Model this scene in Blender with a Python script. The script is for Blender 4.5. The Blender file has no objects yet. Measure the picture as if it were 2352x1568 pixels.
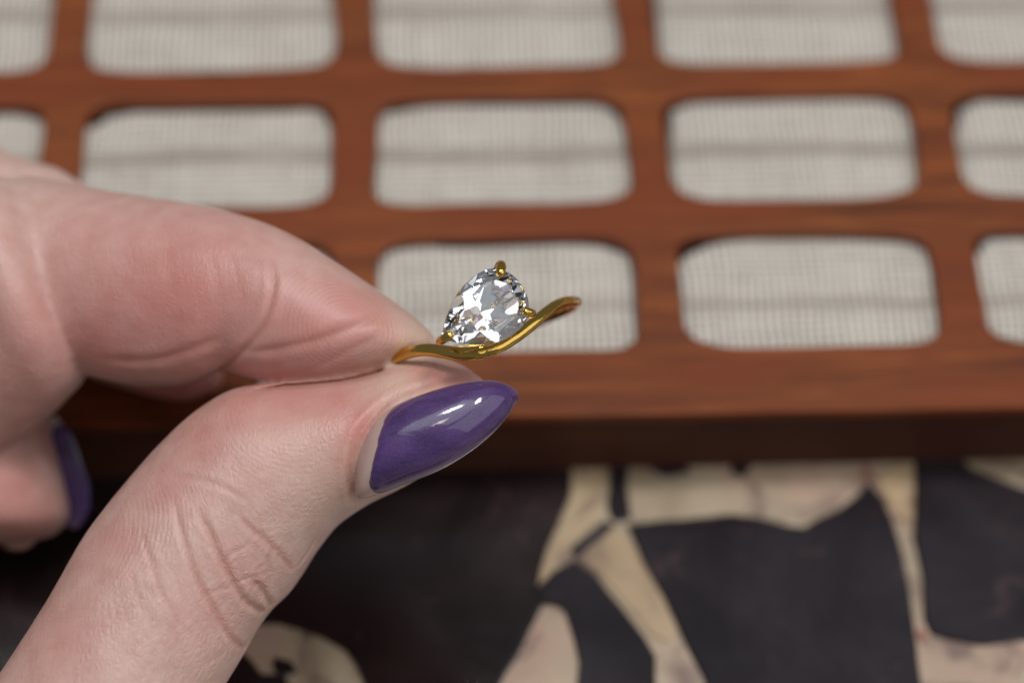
import bpy, bmesh, math, random
import numpy as np
from mathutils import Vector, Matrix, noise
from mathutils.bvhtree import BVHTree

random.seed(4)
np.random.seed(4)
scn = bpy.context.scene
COL = scn.collection
MM = 0.001

# ------------------------------------------------------------------ camera
# axes of the table (east, north, up) measured from the photograph's perspective,
# written in the camera's own axes; 5800 px focal length on a 2352 px wide frame
FPX, PW, PH = 5800.0, 2352.0, 1568.0
_n = np.array([-.068, 1.517, -1.0]); _n /= np.linalg.norm(_n)
_e = np.array([1, .017, -.042]); _e -= _n * _e.dot(_n); _e /= np.linalg.norm(_e)
_u = np.cross(_e, _n)
M3 = np.array([_e, _n, _u])                    # camera -> world
LID = 12.4                                     # height of the box lid above the table, mm
P0 = np.array([0, 0, -264.0])                  # lid point in the middle of the view
CAM = M3 @ (-P0) + np.array([0, 0, LID])       # camera position in mm

def ray(px, py):
    return np.array([(px - PW / 2) / FPX, -(py - PH / 2) / FPX, -1.0])

def at(px, py, depth):
    """world point (mm) seen at a place of the frame, a given distance away"""
    return M3 @ (ray(px, py) * depth) + CAM

def on_level(px, py, z):
    """world point (mm) seen at a place of the frame on the level plane z"""
    d = M3 @ ray(px, py)
    return CAM + d * ((z - CAM[2]) / d[2])

cd = bpy.data.cameras.new('camera')
cam = bpy.data.objects.new('camera', cd); COL.objects.link(cam)
mw = Matrix.Identity(4)
for r in range(3):
    for c in range(3):
        mw[r][c] = M3[r][c]
    mw[r][3] = CAM[r] * MM
cam.matrix_world = mw
cd.sensor_width = 22.3
cd.lens = 22.3 * FPX / PW
cd.clip_start = 0.005; cd.clip_end = 50
cd.dof.use_dof = True
cd.dof.focus_distance = 0.2292
cd.dof.aperture_fstop = 6.0
cd.dof.aperture_blades = 0
scn.camera = cam

# ------------------------------------------------------------------ light
W = bpy.data.worlds.new('World'); scn.world = W
W.use_nodes = True
bg = W.node_tree.nodes['Background']
bg.inputs[0].default_value = (0.86, 0.93, 1.0, 1)
bg.inputs[1].default_value = 0.17

def area(name, loc, target, sx, sy, power, color):
    ld = bpy.data.lights.new(name, 'AREA'); ld.shape = 'RECTANGLE'
    ld.size = sx; ld.size_y = sy; ld.energy = power; ld.color = color
    o = bpy.data.objects.new(name, ld); COL.objects.link(o)
    o.location = loc
    o.rotation_euler = (Vector(target) - Vector(loc)).to_track_quat('-Z', 'Y').to_euler()
    return o
HAND = (0, 0.0, 0.04)
area('ceiling_light', (0.30, 0.10, 1.10), HAND, 0.20, 0.14, 4.0, (0.98, 0.98, 1.0))
area('ceiling_light', (-0.14, 0.14, 1.15), HAND, 0.20, 0.14, 3.6, (0.98, 0.98, 1.0))
area('bright_ceiling', (-0.04, -0.04, 1.2), HAND, 0.95, 0.66, 3.6, (0.90, 0.96, 1.0))
area('window_light', (0.82, -0.44, 0.84), HAND, 1.5, 1.2, 7.0, (0.93, 0.95, 1.0))
area('lamp_light', (-0.12, -0.30, 1.1), HAND, 0.10, 0.10, .4, (1.0, 0.86, 0.70))

scn.view_settings.view_transform = 'Standard'
scn.view_settings.look = 'None'
scn.view_settings.exposure = 0
scn.view_settings.gamma = 1
cy = scn.cycles
cy.max_bounces = 20; cy.transmission_bounces = 18; cy.glossy_bounces = 8
cy.diffuse_bounces = 4
cy.use_denoising = True
cy.caustics_refractive = True; cy.caustics_reflective = True
cy.sample_clamp_indirect = 20
cy.blur_glossy = 0.0

# ------------------------------------------------------------------ helpers
def link(name, me, mat=None, parent=None):
    o = bpy.data.objects.new(name, me); COL.objects.link(o)
    if mat and not me.materials:
        me.materials.append(mat)
    if parent is not None:
        o.parent = parent
    return o

def from_bm(name, bm, mat=None, parent=None, smooth=False):
    bmesh.ops.recalc_face_normals(bm, faces=bm.faces[:])
    me = bpy.data.meshes.new(name); bm.to_mesh(me); bm.free()
    if smooth:
        me.shade_smooth()
    return link(name, me, mat, parent)

def tag(o, label, cat, group=None, kind=None):
    o['label'] = label; o['category'] = cat
    if group: o['group'] = group
    if kind: o['kind'] = kind
    return o

def empty(name, loc):
    o = bpy.data.objects.new(name, None); COL.objects.link(o)
    o.location = loc; o.empty_display_size = 0.005
    return o

class NT:
    """small wrapper for building node materials"""
    def __init__(s, name):
        s.m = bpy.data.materials.new(name); s.m.use_nodes = True
        s.t = s.m.node_tree; s.n = s.t.nodes
        s.p = s.n['Principled BSDF']; s.out = s.n['Material Output']
        s.tc = s.n.new('ShaderNodeTexCoord')
    def l(s, a, b): s.t.links.new(a, b)
    def val(s, sock, v):
        if isinstance(v, bpy.types.NodeSocket): s.l(v, sock)
        else: sock.default_value = v
    def mapping(s, scale=(1, 1, 1), rot=(0, 0, 0), loc=(0, 0, 0), src=None):
        n = s.n.new('ShaderNodeMapping')
        n.inputs['Scale'].default_value = scale; n.inputs['Rotation'].default_value = rot
        n.inputs['Location'].default_value = loc
        s.l(src or s.tc.outputs['Object'], n.inputs[0]); return n.outputs[0]
    def noise(s, vec, scale, detail=4, rough=.5, dist=0):
        n = s.n.new('ShaderNodeTexNoise'); s.l(vec, n.inputs['Vector'])
        n.inputs['Scale'].default_value = scale; n.inputs['Detail'].default_value = detail
        n.inputs['Roughness'].default_value = rough; n.inputs['Distortion'].default_value = dist
        return n.outputs['Fac']
    def voro(s, vec, scale, feature='DISTANCE_TO_EDGE', rand=1):
        n = s.n.new('ShaderNodeTexVoronoi'); n.feature = feature; s.l(vec, n.inputs['Vector'])
        n.inputs['Scale'].default_value = scale; n.inputs['Randomness'].default_value = rand
        return n.outputs['Distance']
    def ramp(s, fac, stops):
        n = s.n.new('ShaderNodeValToRGB'); s.l(fac, n.inputs[0])
        e = n.color_ramp.elements
        while len(e) < len(stops): e.new(0.5)
        for k, (p, c) in enumerate(stops):
            e[k].position = p; e[k].color = (c, c, c, 1) if not isinstance(c, tuple) else (*c, 1)
        return n.outputs[0]
    def math(s, op, a, b=0.0, c=0.0):
        n = s.n.new('ShaderNodeMath'); n.operation = op
        s.val(n.inputs[0], a); s.val(n.inputs[1], b); s.val(n.inputs[2], c); return n.outputs[0]
    def mix(s, fac, a, b, mode='MIX'):
        n = s.n.new('ShaderNodeMix'); n.data_type = 'RGBA'; n.blend_type = mode
        s.val(n.inputs[0], fac)
        for i, v in ((6, a), (7, b)):
            if isinstance(v, tuple): v = (*v, 1)
            s.val(n.inputs[i], v)
        return n.outputs[2]
    def attr(s, name):
        n = s.n.new('ShaderNodeAttribute'); n.attribute_name = name; return n.outputs['Fac']
    def bump(s, h, dist, strength=1.0, normal=None):
        n = s.n.new('ShaderNodeBump'); s.val(n.inputs['Height'], h)
        n.inputs['Distance'].default_value = dist; s.val(n.inputs['Strength'], strength)
        if normal: s.l(normal, n.inputs['Normal'])
        return n.outputs[0]
    def set(s, **k):
        for a, v in k.items():
            a = a.replace('_', ' ')
            if isinstance(v, tuple) and len(v) == 3 and s.p.inputs[a].type == 'RGBA': v = (*v, 1)
            s.val(s.p.inputs[a], v)
        return s.m

# ------------------------------------------------------------------ materials
def wood_material(name, light, dark, rough=.42):
    t = NT(name)
    v = t.mapping((9, 95, 95))
    w = t.noise(t.mapping((38, 75, 75)), 1.0, 4, .6, .4)
    g = t.noise(v, 5.0, 6, .62, 0.9)
    fine = t.noise(t.mapping((40, 900, 900)), 2.2, 4, .6)
    c = t.mix(t.ramp(g, [(.33, 0.0), (.66, 1.0)]), dark, light)
    c = t.mix(t.math('MULTIPLY', t.ramp(w, [(.36, 0.0), (.60, 1.0)]), .95), c, (light[0]*.62, light[1]*.50, light[2]*.62))
    c = t.mix(t.math('MULTIPLY', t.ramp(fine, [(.45, 0.0), (.62, 1.0)]), .30), c, dark)
    t.set(Base_Color=c, Roughness=rough, Normal=t.bump(fine, .00012, .5))
    t.p.inputs['Specular IOR Level'].default_value = .16
    return t.m
WOOD = wood_material('reddish_wood', (.265, .076, .0195), (.048, .0150, .0072))
WOOD_SHADED = wood_material('shaded_wood', (.098, .034, .016), (.056, .020, .011), .6)  # box wood darkened in colour to stand in for shade on the front

def fabric_material():
    t = NT('woven_linen')
    sep = t.n.new('ShaderNodeSeparateXYZ')
    wob = t.noise(t.mapping((1, 1, 1)), 180, 2)
    t.l(t.tc.outputs['Object'], sep.inputs[0])
    x = t.math('ADD', sep.outputs[0], t.math('MULTIPLY', t.math('SUBTRACT', wob, .5), .0009))
    y = t.math('ADD', sep.outputs[1], t.math('MULTIPLY', t.math('SUBTRACT', wob, .5), .0008))
    k = 2 * math.pi / .00085
    va = t.ramp(t.noise(t.mapping((1400, 60, 1)), 1.0, 2), [(.35, .5), (.68, 1.0)])       # uneven yarns
    sx = t.math('MULTIPLY', t.math('COSINE', t.math('MULTIPLY', x, k)), va)
    sy = t.math('COSINE', t.math('MULTIPLY', y, k))
    va2 = t.ramp(t.noise(t.mapping((160, 1300, 1)), 1.0, 3), [(.35, .1), (.7, 1.0)])
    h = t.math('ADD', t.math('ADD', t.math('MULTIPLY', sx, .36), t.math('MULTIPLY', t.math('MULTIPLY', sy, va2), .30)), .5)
    xs = t.noise(t.mapping((90, 2600, 1)), 1.0, 4, .6)
    ys = t.noise(t.mapping((2600, 200, 1)), 1.0, 3, .6)
    c = t.mix(t.ramp(xs, [(.32, 0.0), (.68, 1.0)]), (.51, .46, .39), (.75, .70, .625))
    c = t.mix(t.math('MULTIPLY', t.ramp(ys, [(.40, 0.0), (.75, 1.0)]), .35), c, (.44, .37, .30))
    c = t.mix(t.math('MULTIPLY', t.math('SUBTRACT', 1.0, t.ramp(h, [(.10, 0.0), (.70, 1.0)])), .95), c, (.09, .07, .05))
    # grey-brown bands across the weave, one every 20 mm
    streak = None
    nz = t.noise(t.mapping((38, 60, 1)), 1.0, 3)
    for y0, wdt, a in ((5.0, 1.4, .7), (25.6, 1.8, 1.0), (46.3, 1.9, .9), (66, 1.3, .6), (86, 1.3, .5)):
        d = t.math('ABSOLUTE', t.math('SUBTRACT', t.math('ADD', sep.outputs[1], t.math('MULTIPLY', t.math('SUBTRACT', nz, .5), .0025)), y0 * MM))
        f = t.math('MULTIPLY', t.math('SUBTRACT', 1.0, t.math('SMOOTH_MIN', t.math('DIVIDE', d, wdt * MM), 1.0, .3)), a)
        streak = f if streak is None else t.math('MAXIMUM', streak, f)
    breakup = t.ramp(t.noise(t.mapping((70, 900, 1)), 1.0, 3), [(.3, .4), (.7, 1.0)])
    c = t.mix(t.math('MULTIPLY', streak, breakup), c, (.20, .16, .125))
    t.set(Base_Color=c, Roughness=.92, Normal=t.bump(h, .00022, .9))
    t.p.inputs['Specular IOR Level'].default_value = .15
    t.p.inputs['Sheen Weight'].default_value = .15
    return t.m
FABRIC = fabric_material()

def dark_stone(name, c0, c1):
    t = NT(name)
    a = t.noise(t.mapping((1, 1, 1)), 55, 6, .6, .6)
    b = t.noise(t.mapping((1, 1, 1), loc=(3, 1, 0)), 190, 5, .65, 1.2)
    c = t.mix(t.ramp(a, [(.35, 0.0), (.68, 1.0)]), c0, c1)
    c = t.mix(t.math('MULTIPLY', t.ramp(b, [(.60, 0.0), (.74, 1.0)]), .45), c, (.095, .05, .05))
    t.set(Base_Color=c, Roughness=t.ramp(a, [(.3, .16), (.7, .24)]), Normal=t.bump(b, .0001, .25))
    return t.m
STONE_DARK = dark_stone('dark_purple_stone', (.0095, .0064, .0080), (.0180, .0125, .0150))
STONE_BROWN = dark_stone('dark_brown_stone', (.0085, .0042, .0040), (.018, .0095, .0098))
RED_VEIN = dark_stone('reddish_stone', (.20, .075, .06), (.32, .13, .10))

def cream_stone(name, tint, c0=(.22, .158, .098), c1=(.39, .305, .205)):
    t = NT(name)
    a = t.noise(t.mapping((1, 1, 1)), 75, 6, .6, .8)
    b = t.noise(t.mapping((1, 1, 1), loc=(.4, .2, 0)), 48, 4, .55, .6)
    d = t.noise(t.mapping((1, 1, 1), loc=(.1, .7, 0)), 120, 5, .6, 1.5)
    c = t.mix(t.ramp(a, [(.32, 0.0), (.66, 1.0)]), c0, c1)
    c = t.mix(t.math('MULTIPLY', t.ramp(b, [(.47, 0.0), (.66, 1.0)]), .75), c, tint)
    c = t.mix(t.math('MULTIPLY', t.ramp(d, [(.52, 0.0), (.66, 1.0)]), .85), c, (.12, .065, .05))
    t.set(Base_Color=c, Roughness=.38, Normal=t.bump(d, .00012, .3))
    return t.m
STONE_CREAM = cream_stone('cream_matrix_stone', (.40, .24, .18))
STONE_SHARD = cream_stone('tan_stone', (.40, .235, .11), (.28, .185, .10), (.43, .32, .19))

def gold_material():
    t = NT('polished_gold')
    s = t.noise(t.mapping((1, 1, 1)), 2600, 3)
    t.set(Base_Color=(.66, .42, .10), Metallic=1.0, Roughness=t.ramp(s, [(.3, .08), (.7, .14)]), Normal=t.bump(t.noise(t.mapping((1, 1, 1)), 900, 3, .55), .00009, .5, t.bump(s, .00001, .25)))
    return t.m
GOLD = gold_material()

def gem_material():
    m = bpy.data.materials.new('clear_gemstone'); m.use_nodes = True
    t = m.node_tree; n = t.nodes; n.clear()
    out = n.new('ShaderNodeOutputMaterial')
    g = n.new('ShaderNodeBsdfGlass'); g.inputs['Color'].default_value = (1, 1, 1, 1)
    g.inputs['Roughness'].default_value = 0; g.inputs['IOR'].default_value = 2.16
    t.links.new(g.outputs[0], out.inputs[0])
    return m
GEM = gem_material()

def polish_material():
    t = NT('purple_gel_polish')
    a = t.noise(t.mapping((.35, 1, 1), rot=(0, 0, -.35)), 420, 4, .55, .4)
    b = t.noise(t.mapping((1, 1, 1)), 9000, 2)
    c = t.mix(t.ramp(a, [(.3, 0.0), (.7, 1.0)]), (.028, .0098, .054), (.085, .039, .142))
    c = t.mix(t.math('MULTIPLY', t.ramp(b, [(.5, 0.0), (.7, 1.0)]), .35), c, (.16, .10, .30))
    t.set(Base_Color=c, Roughness=.38, Normal=t.bump(a, .0002, .10))
    t.p.inputs['Specular IOR Level'].default_value = .2
    t.p.inputs['Coat Weight'].default_value = 1.0
    t.p.inputs['Coat Roughness'].default_value = .07
    t.p.inputs['Coat IOR'].default_value = 1.5
    t.l(t.bump(a, .0003, .12), t.p.inputs['Coat Normal'])
    return t.m
POLISH = polish_material()

def nail_material():
    t = NT('natural_nail')
    a = t.noise(t.mapping((1, 1, 1)), 500, 3)
    c = t.mix(a, (.40, .27, .235), (.47, .335, .30))
    t.set(Base_Color=c, Roughness=.28, Normal=t.bump(a, .0001, .2))
    t.p.inputs['Subsurface Weight'].default_value = .5
    t.p.inputs['Subsurface Radius'].default_value = (1, .5, .4)
    t.p.inputs['Subsurface Scale'].default_value = .0008
    return t.m
NAIL = nail_material()

def skin_material():
    t = NT('skin')
    red = t.attr('redness'); pale = t.attr('pale'); ridge = t.attr('ridge'); rmask = t.attr('ridge_mask'); cre = t.attr('crease'); dry = t.attr('dryness')
    mott = t.noise(t.mapping((1, 1, 1)), 420, 4, .6)
    big = t.noise(t.mapping((1, 1, 1)), 95, 3)
    c = t.mix(t.ramp(mott, [(.3, 0.0), (.7, 1.0)]), (.455, .284, .235), (.545, .378, .322))
    c = t.mix(t.math('MULTIPLY', t.ramp(big, [(.4, 0.0), (.7, 1.0)]), .18), c, (.50, .275, .225))
    c = t.mix(red, c, (.46, .125, .108))
    c = t.mix(pale, c, (.60, .435, .335))
    c = t.mix(t.math('MULTIPLY', cre, .5), c, (.42, .165, .115))
    # fine skin furrows: small uneven cells, stretched round the finger
    v1 = t.voro(t.mapping((1, 1, 1)), 1250)
    v2 = t.voro(t.mapping((1.6, .55, 1), rot=(0, 0, .75)), 1000)
    n1 = t.noise(t.mapping((1, 1, 1)), 3800, 3, .6)
    cells = t.math('MINIMUM', t.math('MULTIPLY', v1, 2.2), t.math('MULTIPLY', v2, 2.2))
    cells = t.math('SMOOTH_MIN', cells, .42, .2)
    h = t.math('ADD', cells, t.math('MULTIPLY', n1, .22))
    h = t.math('MULTIPLY', h, dry)
    wob = t.noise(t.mapping((1, 1, 1)), 700, 3)
    rd = t.math('SINE', t.math('ADD', ridge, t.math('MULTIPLY', wob, 5.0)))
    h = t.math('ADD', h, t.math('MULTIPLY', t.math('MULTIPLY', rd, rmask), .16))
    rough = t.math('ADD', .36, t.math('MULTIPLY', mott, .16))
    t.set(Base_Color=c, Roughness=rough, Normal=t.bump(h, .00015, .65))
    p = t.p
    p.inputs['Specular IOR Level'].default_value = .42
    p.inputs['Subsurface Weight'].default_value = .45
    p.inputs['Subsurface Radius'].default_value = (1.0, .33, .18)
    p.inputs['Subsurface Scale'].default_value = .0016
    return t.m
SKIN = skin_material()

# ------------------------------------------------------------------ the stone tabletop
tbl = empty('stone_tabletop', (0, 0, 0))
tag(tbl, 'polished stone tabletop of dark purple fragments set in cream stone, under the wooden box', 'tabletop')

def slab(x0, x1, y0, y1, z0, z1):
    bm = bmesh.new()
    bmesh.ops.create_cube(bm, size=1)
    for v in bm.verts:
        v.co = Vector(((x0 + x1) / 2 + v.co.x * (x1 - x0), (y0 + y1) / 2 + v.co.y * (y1 - y0), (z0 + z1) / 2 + v.co.z * (z1 - z0))) * MM
    return bm
bm = slab(-420, 420, -260, 330, -18, 0)
from_bm('cream_matrix', bm, STONE_CREAM, tbl)

def fragment(pts, mat, top=.35, jig=.5, grow=0.0):
    """a stone piece: outline pts (mm on the table), uneven chipped edge, bevelled top"""
    out = []
    n = len(pts)
    if grow:                                       # push every side outwards a little
        P_ = np.array(pts, float); area2 = sum(P_[i - 1][0] * P_[i][1] - P_[i][0] * P_[i - 1][1] for i in range(n))
        t_ = np.roll(P_, -1, 0) - np.roll(P_, 1, 0); t_ /= np.linalg.norm(t_, axis=1)[:, None] + 1e-9
        pts = P_ + grow * np.sign(area2) * np.stack([t_[:, 1], -t_[:, 0]], 1)
    for i in range(n):
        a = np.array(pts[i], float); b = np.array(pts[(i + 1) % n], float)
        L = np.linalg.norm(b - a); k = max(1, int(L / 2.2))
        for j in range(k):
            p = a + (b - a) * j / k
            nz = noise.noise_vector(Vector((p[0] * .28, p[1] * .28, 3.1)))
            out.append((p[0] + nz.x * jig, p[1] + nz.y * jig))
    c = np.mean(out, axis=0)
    bm = bmesh.new()
    rings = []
    for z, ins in ((-1.0, 0), (top - .25, 0), (top, .3)):
        rg = []
        for (x, y) in out:
            d = c - np.array((x, y)); d /= max(1e-6, np.linalg.norm(d))
            rg.append(bm.verts.new(Vector((x + d[0] * ins, y + d[1] * ins, z)) * MM))
        rings.append(rg)
    m = len(out)
    for r in range(2):
        for i in range(m):
            bm.faces.new((rings[r][i], rings[r][(i + 1) % m], rings[r + 1][(i + 1) % m], rings[r + 1][i]))
    bm.faces.new(rings[2])
    bmesh.ops.triangulate(bm, faces=[f for f in bm.faces if len(f.verts) > 4])
    return from_bm('stone_fragment', bm, mat, tbl)

def T(pts):                                   # crop pixels -> table mm
    return [tuple(on_level(551 + x * .7656, 1041 + y * .7656, 0)[:2]) for x, y in pts]
DARKS = [
    [(300, -60), (700, -70), (965, -60), (988, 60), (978, 130), (940, 230), (895, 340), (880, 420), (900, 455), (865, 520), (825, 600), (760, 720), (400, 730), (372, 655), (330, 590), (250, 545), (120, 505), (-60, 500), (-200, 700), (-900, 900), (-950, 150), (-700, -40), (-200, -60)],
    [(1000, 335), (1060, 375), (1135, 470), (1205, 550), (1238, 610), (1250, 740), (1025, 745), (1012, 560), (988, 475), (955, 450), (905, 446), (890, 420), (940, 370)],
    [(1165, 222), (1250, 214), (1330, 205), (1420, 192), (1480, 186), (1560, 202), (1640, 224), (1690, 234), (1740, 205), (1800, 172), (1850, 135), (1888, 92), (1922, 150), (1958, 215), (1985, 350), (2005, 500), (2025, 620), (2050, 800), (1440, 800), (1390, 670), (1330, 530), (1280, 430), (1222, 330)],
    [(2040, -40), (2140, 10), (2190, 50), (2260, 84), (2352, 112), (2560, 160), (2700, 330), (2600, 560), (2352, 556), (2230, 562), (2130, 556), (2080, 540), (2058, 500), (2052, 380), (2030, 250), (2030, 100)],
    [(1105, 20), (1160, 30), (1150, 130), (1162, 205), (1128, 205), (1112, 150)],
    [(-40, 548), (30, 620), (60, 660), (130, 655), (160, 700), (80, 800), (-290, 810), (-165, 735)],
    [(100, 612), (150, 618), (168, 650), (130, 668), (95, 645)],
    [(1480, 20), (1540, 30), (1520, 75), (1475, 62)],
    [(1240, 10), (1330, 25), (1350, 60), (1270, 72), (1225, 45)],
    [(2120, 760), (2420, 740), (2700, 800), (2600, 980), (2150, 1000)],
]
DARKS += [[(1098, 196), (1042, 243), (990, 292), (1003, 322), (1058, 270), (1126, 214)],
          [(1104, 20), (1168, 26), (1162, 90), (1168, 150), (1172, 205), (1132, 208), (1112, 192), (1102, 150), (1112, 90)]]
del DARKS[4]
for k, d in enumerate(DARKS):
    fragment(T(d), STONE_BROWN if k in (0, 4, 5) else STONE_DARK, grow=.35 if k in (0, 1, 2, 3) else 0)
for d in ([(1872, 30), (1898, 40), (1902, 75), (1886, 84), (1868, 66)], [(2040, 520), (2062, 545), (2058, 572), (2036, 566), (2026, 540)]):
    fragment(T(d), RED_VEIN, .2, .3)
SHARDS = [
    [(990, 30), (1092, 40), (1098, 90), (1084, 150), (1084, 190), (1030, 232), (972, 300), (922, 385), (897, 388), (916, 320), (956, 225), (992, 130)],
    [(1014, 326), (1062, 276), (1124, 226), (1158, 248), (1212, 342), (1268, 434), (1316, 535), (1286, 566), (1240, 545), (1158, 460), (1084, 372)],
    [(1905, 70), (1990, 20), (2026, 40), (2022, 120), (2018, 225), (1975, 205), (1930, 135)],
]
for d in SHARDS:
    fragment(T(d), STONE_SHARD, .22, .35)
# pieces further out on the table, past the edges of the view
placed = []
known = [p for d in DARKS for p in T(d)]
mids = [np.mean(T(d), axis=0) for d in DARKS]
for k in range(900):
    x, y = random.uniform(-230, 230), random.uniform(-170, -12)
    r = random.uniform(8, 17); n = random.randint(5, 7); a0 = random.random() * 6.28
    q = (np.array([x, y, 0]) - CAM) @ M3
    px, py = q[0] / -q[2] * FPX + PW / 2, PH / 2 - q[1] / -q[2] * FPX
    m = r / -q[2] * FPX
    if -m < px < PW + m and py - m * .9 < PH + 10: continue                     # the traced part of the slab
    if min(math.hypot(x - p[0], y - p[1]) for p in known) < r + 1.5 or min(math.hypot(x - p[0], y - p[1]) for p in mids) < r + 9: continue
    if any(math.hypot(x - p[0], y - p[1]) < (r + p[2]) * .93 + 1 for p in placed): continue
    placed.append((x, y, r))
    if len(placed) > 70: break
    fragment([(x + r * random.uniform(.8, 1) * math.cos(a0 + 6.28 * i / n), y + r * random.uniform(.8, 1) * math.sin(a0 + 6.28 * i / n)) for i in range(n)], random.choice([STONE_DARK, STONE_BROWN]))

# ------------------------------------------------------------------ the wooden box with its lattice lid
box = empty('wooden_box', (0, 0, 0))
tag(box, 'low reddish wooden box with a cut-out lattice lid over beige woven fabric', 'box')
PX, PY = 32.1, 19.15
XB = [-16.3 + PX * k for k in range(-3, 5)]           # middles of the upright bars
YR = [-1.15 + PY * k for k in range(5)]                 # lower edges of the openings
OPW, OPH = 27.6, 14.6
TH = 1.3
def lattice():
    bm = bmesh.new()
    rs = np.random.RandomState(11)
    EXP = rs.uniform(4.3, 7.6, (len(XB), len(YR), 4)); EXP[:, :, 2:] += .8
    NPT = 64
    y_lo, y_hi = -9.25, YR[-1] + OPH + 7.2
    xl, xr = XB[0] - 4, XB[-1] + 4
    for i in range(len(XB) - 1):
        for j in range(len(YR)):
            x0, x1 = XB[i], XB[i + 1]
            y0 = YR[j] - (PY - OPH) / 2; y1 = YR[j] + OPH + (PY - OPH) / 2
            rx0 = xl if i == 0 else x0; rx1 = xr if i == len(XB) - 2 else x1
            ry0 = y_lo if j == 0 else y0; ry1 = y_hi if j == len(YR) - 1 else y1
            cx, cyy = (x0 + x1) / 2, YR[j] + OPH / 2
            hw, hh, rc = OPW / 2, OPH / 2, 4.6
            def loop(off):
                pts = []
                for k in range(NPT):
                    a = 2 * math.pi * (k + .5) / NPT
                    # superellipse gives gently bowed sides and round corners
                    ca, sa = math.cos(a), math.sin(a)
                    ex = 2 / EXP[i, j][int(ca > 0) + 2 * int(sa > 0)]
                    x = (hw + off) * math.copysign(abs(ca) ** ex, ca)
                    y = (hh + off) * math.copysign(abs(sa) ** ex, sa)
                    nz = noise.noise(Vector(((cx + x) * .12, (cyy + y) * .12, i * 3.3 + j))) * .62
                    pts.append((cx + x + nz, cyy + y + nz * .6))
                return pts
            def rect():
                pts = []
                for (x, y) in loop(0):
                    dx, dy = (x - cx) / hw, (y - cyy) / hh
                    m = max(abs(dx), abs(dy)); dx /= m; dy /= m
                    X = cx + dx * PX / 2; Y = cyy + dy * PY / 2
                    if dx <= -.999: X = rx0
                    if dx >= .999: X = rx1
                    if dy <= -.999: Y = ry0
                    if dy >= .999: Y = ry1
                    pts.append((X, Y))
                # straight corners of the cell
                for sx, sy, X, Y in ((-1, -1, rx0, ry0), (1, -1, rx1, ry0), (-1, 1, rx0, ry1), (1, 1, rx1, ry1)):
                    k = min(range(NPT), key=lambda q: (pts[q][0] - X) ** 2 + (pts[q][1] - Y) ** 2)
                    pts[k] = (X, Y)
                return pts
            R = rect()
            levels = [(R, 0), (loop(.26), 0), (loop(.08), -.08), (loop(0), -.28), (loop(0), -TH), (R, -TH)]
            vs = [[bm.verts.new(Vector((x, y, LID + z)) * MM) for x, y in pts] for pts, z in levels]
            for a, b in zip(vs[:-1], vs[1:]):
                for k in range(NPT):
                    k2 = (k + 1) % NPT
                    try: bm.faces.new((a[k], a[k2], b[k2], b[k]))
                    except ValueError: pass
    bmesh.ops.remove_doubles(bm, verts=bm.verts[:], dist=2e-5)
    # outer edge walls
    top = [e for e in bm.edges if len(e.link_faces) == 1]
    for e in top:
        e.tag = True
    ex = bmesh.ops.extrude_edge_only(bm, edges=[e for e in top if e.verts[0].co.z > (LID - .1) * MM and e.verts[1].co.z > (LID - .1) * MM])
    for g in ex['geom']:
        if isinstance(g, bmesh.types.BMVert): g.co.z -= TH * MM
    bmesh.ops.remove_doubles(bm, verts=bm.verts[:], dist=2e-5)
    return from_bm('lattice_lid', bm, WOOD, box), (xl, xr, y_lo, y_hi)
lid, (xl, xr, ylo, yhi) = lattice()

# a woven pad behind each opening, cut a little unevenly, so that dark gaps show along some edges
rs = np.random.RandomState(5)
for i in range(len(XB) - 1):
    for j in range(len(YR)):
        cx, cyy = (XB[i] + XB[i + 1]) / 2, YR[j] + OPH / 2
        dx = rs.uniform(-.15, .25) + .012 * (cx + 10) * (cx > 10); dy = rs.uniform(-.25, .1)
        sd = rs.uniform(0, 50)
        bm = bmesh.new(); rings = []
        NP = 72
        for f, dz in ((.25, 0), (.5, 0), (.75, -.01), (.9, -.04), (.96, -.14), (1.0, -.42)):
            rg = []
            for k in range(NP):
                a = 2 * math.pi * (k + .5) / NP; ca, sa = math.cos(a), math.sin(a)
                wob = .38 + 1.0 * noise.noise(Vector((ca * 1.7, sa * 1.7, sd))) + .25 * noise.noise(Vector((ca * 6, sa * 6, sd)))
                hw, hh = OPW / 2 + min(wob, .9), OPH / 2 + min(wob, .9)
                x = cx + dx + f * hw * math.copysign(abs(ca) ** .36, ca); y = cyy + dy + f * hh * math.copysign(abs(sa) ** .36, sa)
                z = LID - TH - .12 + dz + .10 * math.sin((y - 1) / 20 * 6.283) + .10 * noise.noise(Vector((x * .05, y * .16, sd)))
                rg.append(bm.verts.new(Vector((x, y, min(z, LID - TH - .03))) * MM))
            rings.append(rg)
        cv = bm.verts.new(Vector((cx + dx, cyy + dy, LID - TH - .12)) * MM)
        for k in range(NP):
            bm.faces.new((cv, rings[0][k], rings[0][(k + 1) % NP]))
            for a_, b_ in zip(rings[:-1], rings[1:]):
                bm.faces.new((a_[k], b_[k], b_[(k + 1) % NP], a_[(k + 1) % NP]))
        low = [bm.verts.new(Vector((v.co.x / MM, v.co.y / MM, LID - TH - 2.2)) * MM) for v in rings[-1]]
        for k in range(NP):
            bm.faces.new((rings[-1][k], low[k], low[(k + 1) % NP], rings[-1][(k + 1) % NP]))
        from_bm('fabric_pad', bm, FABRIC, box, True)
bm = slab(xl + 3.2, xr - 3.2, ylo + 4.1, yhi - 3.4, LID - TH - 3.6, LID - TH - 2.25)
from_bm('backing_board', bm, WOOD_SHADED, box)
zt = LID - TH - .02
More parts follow.
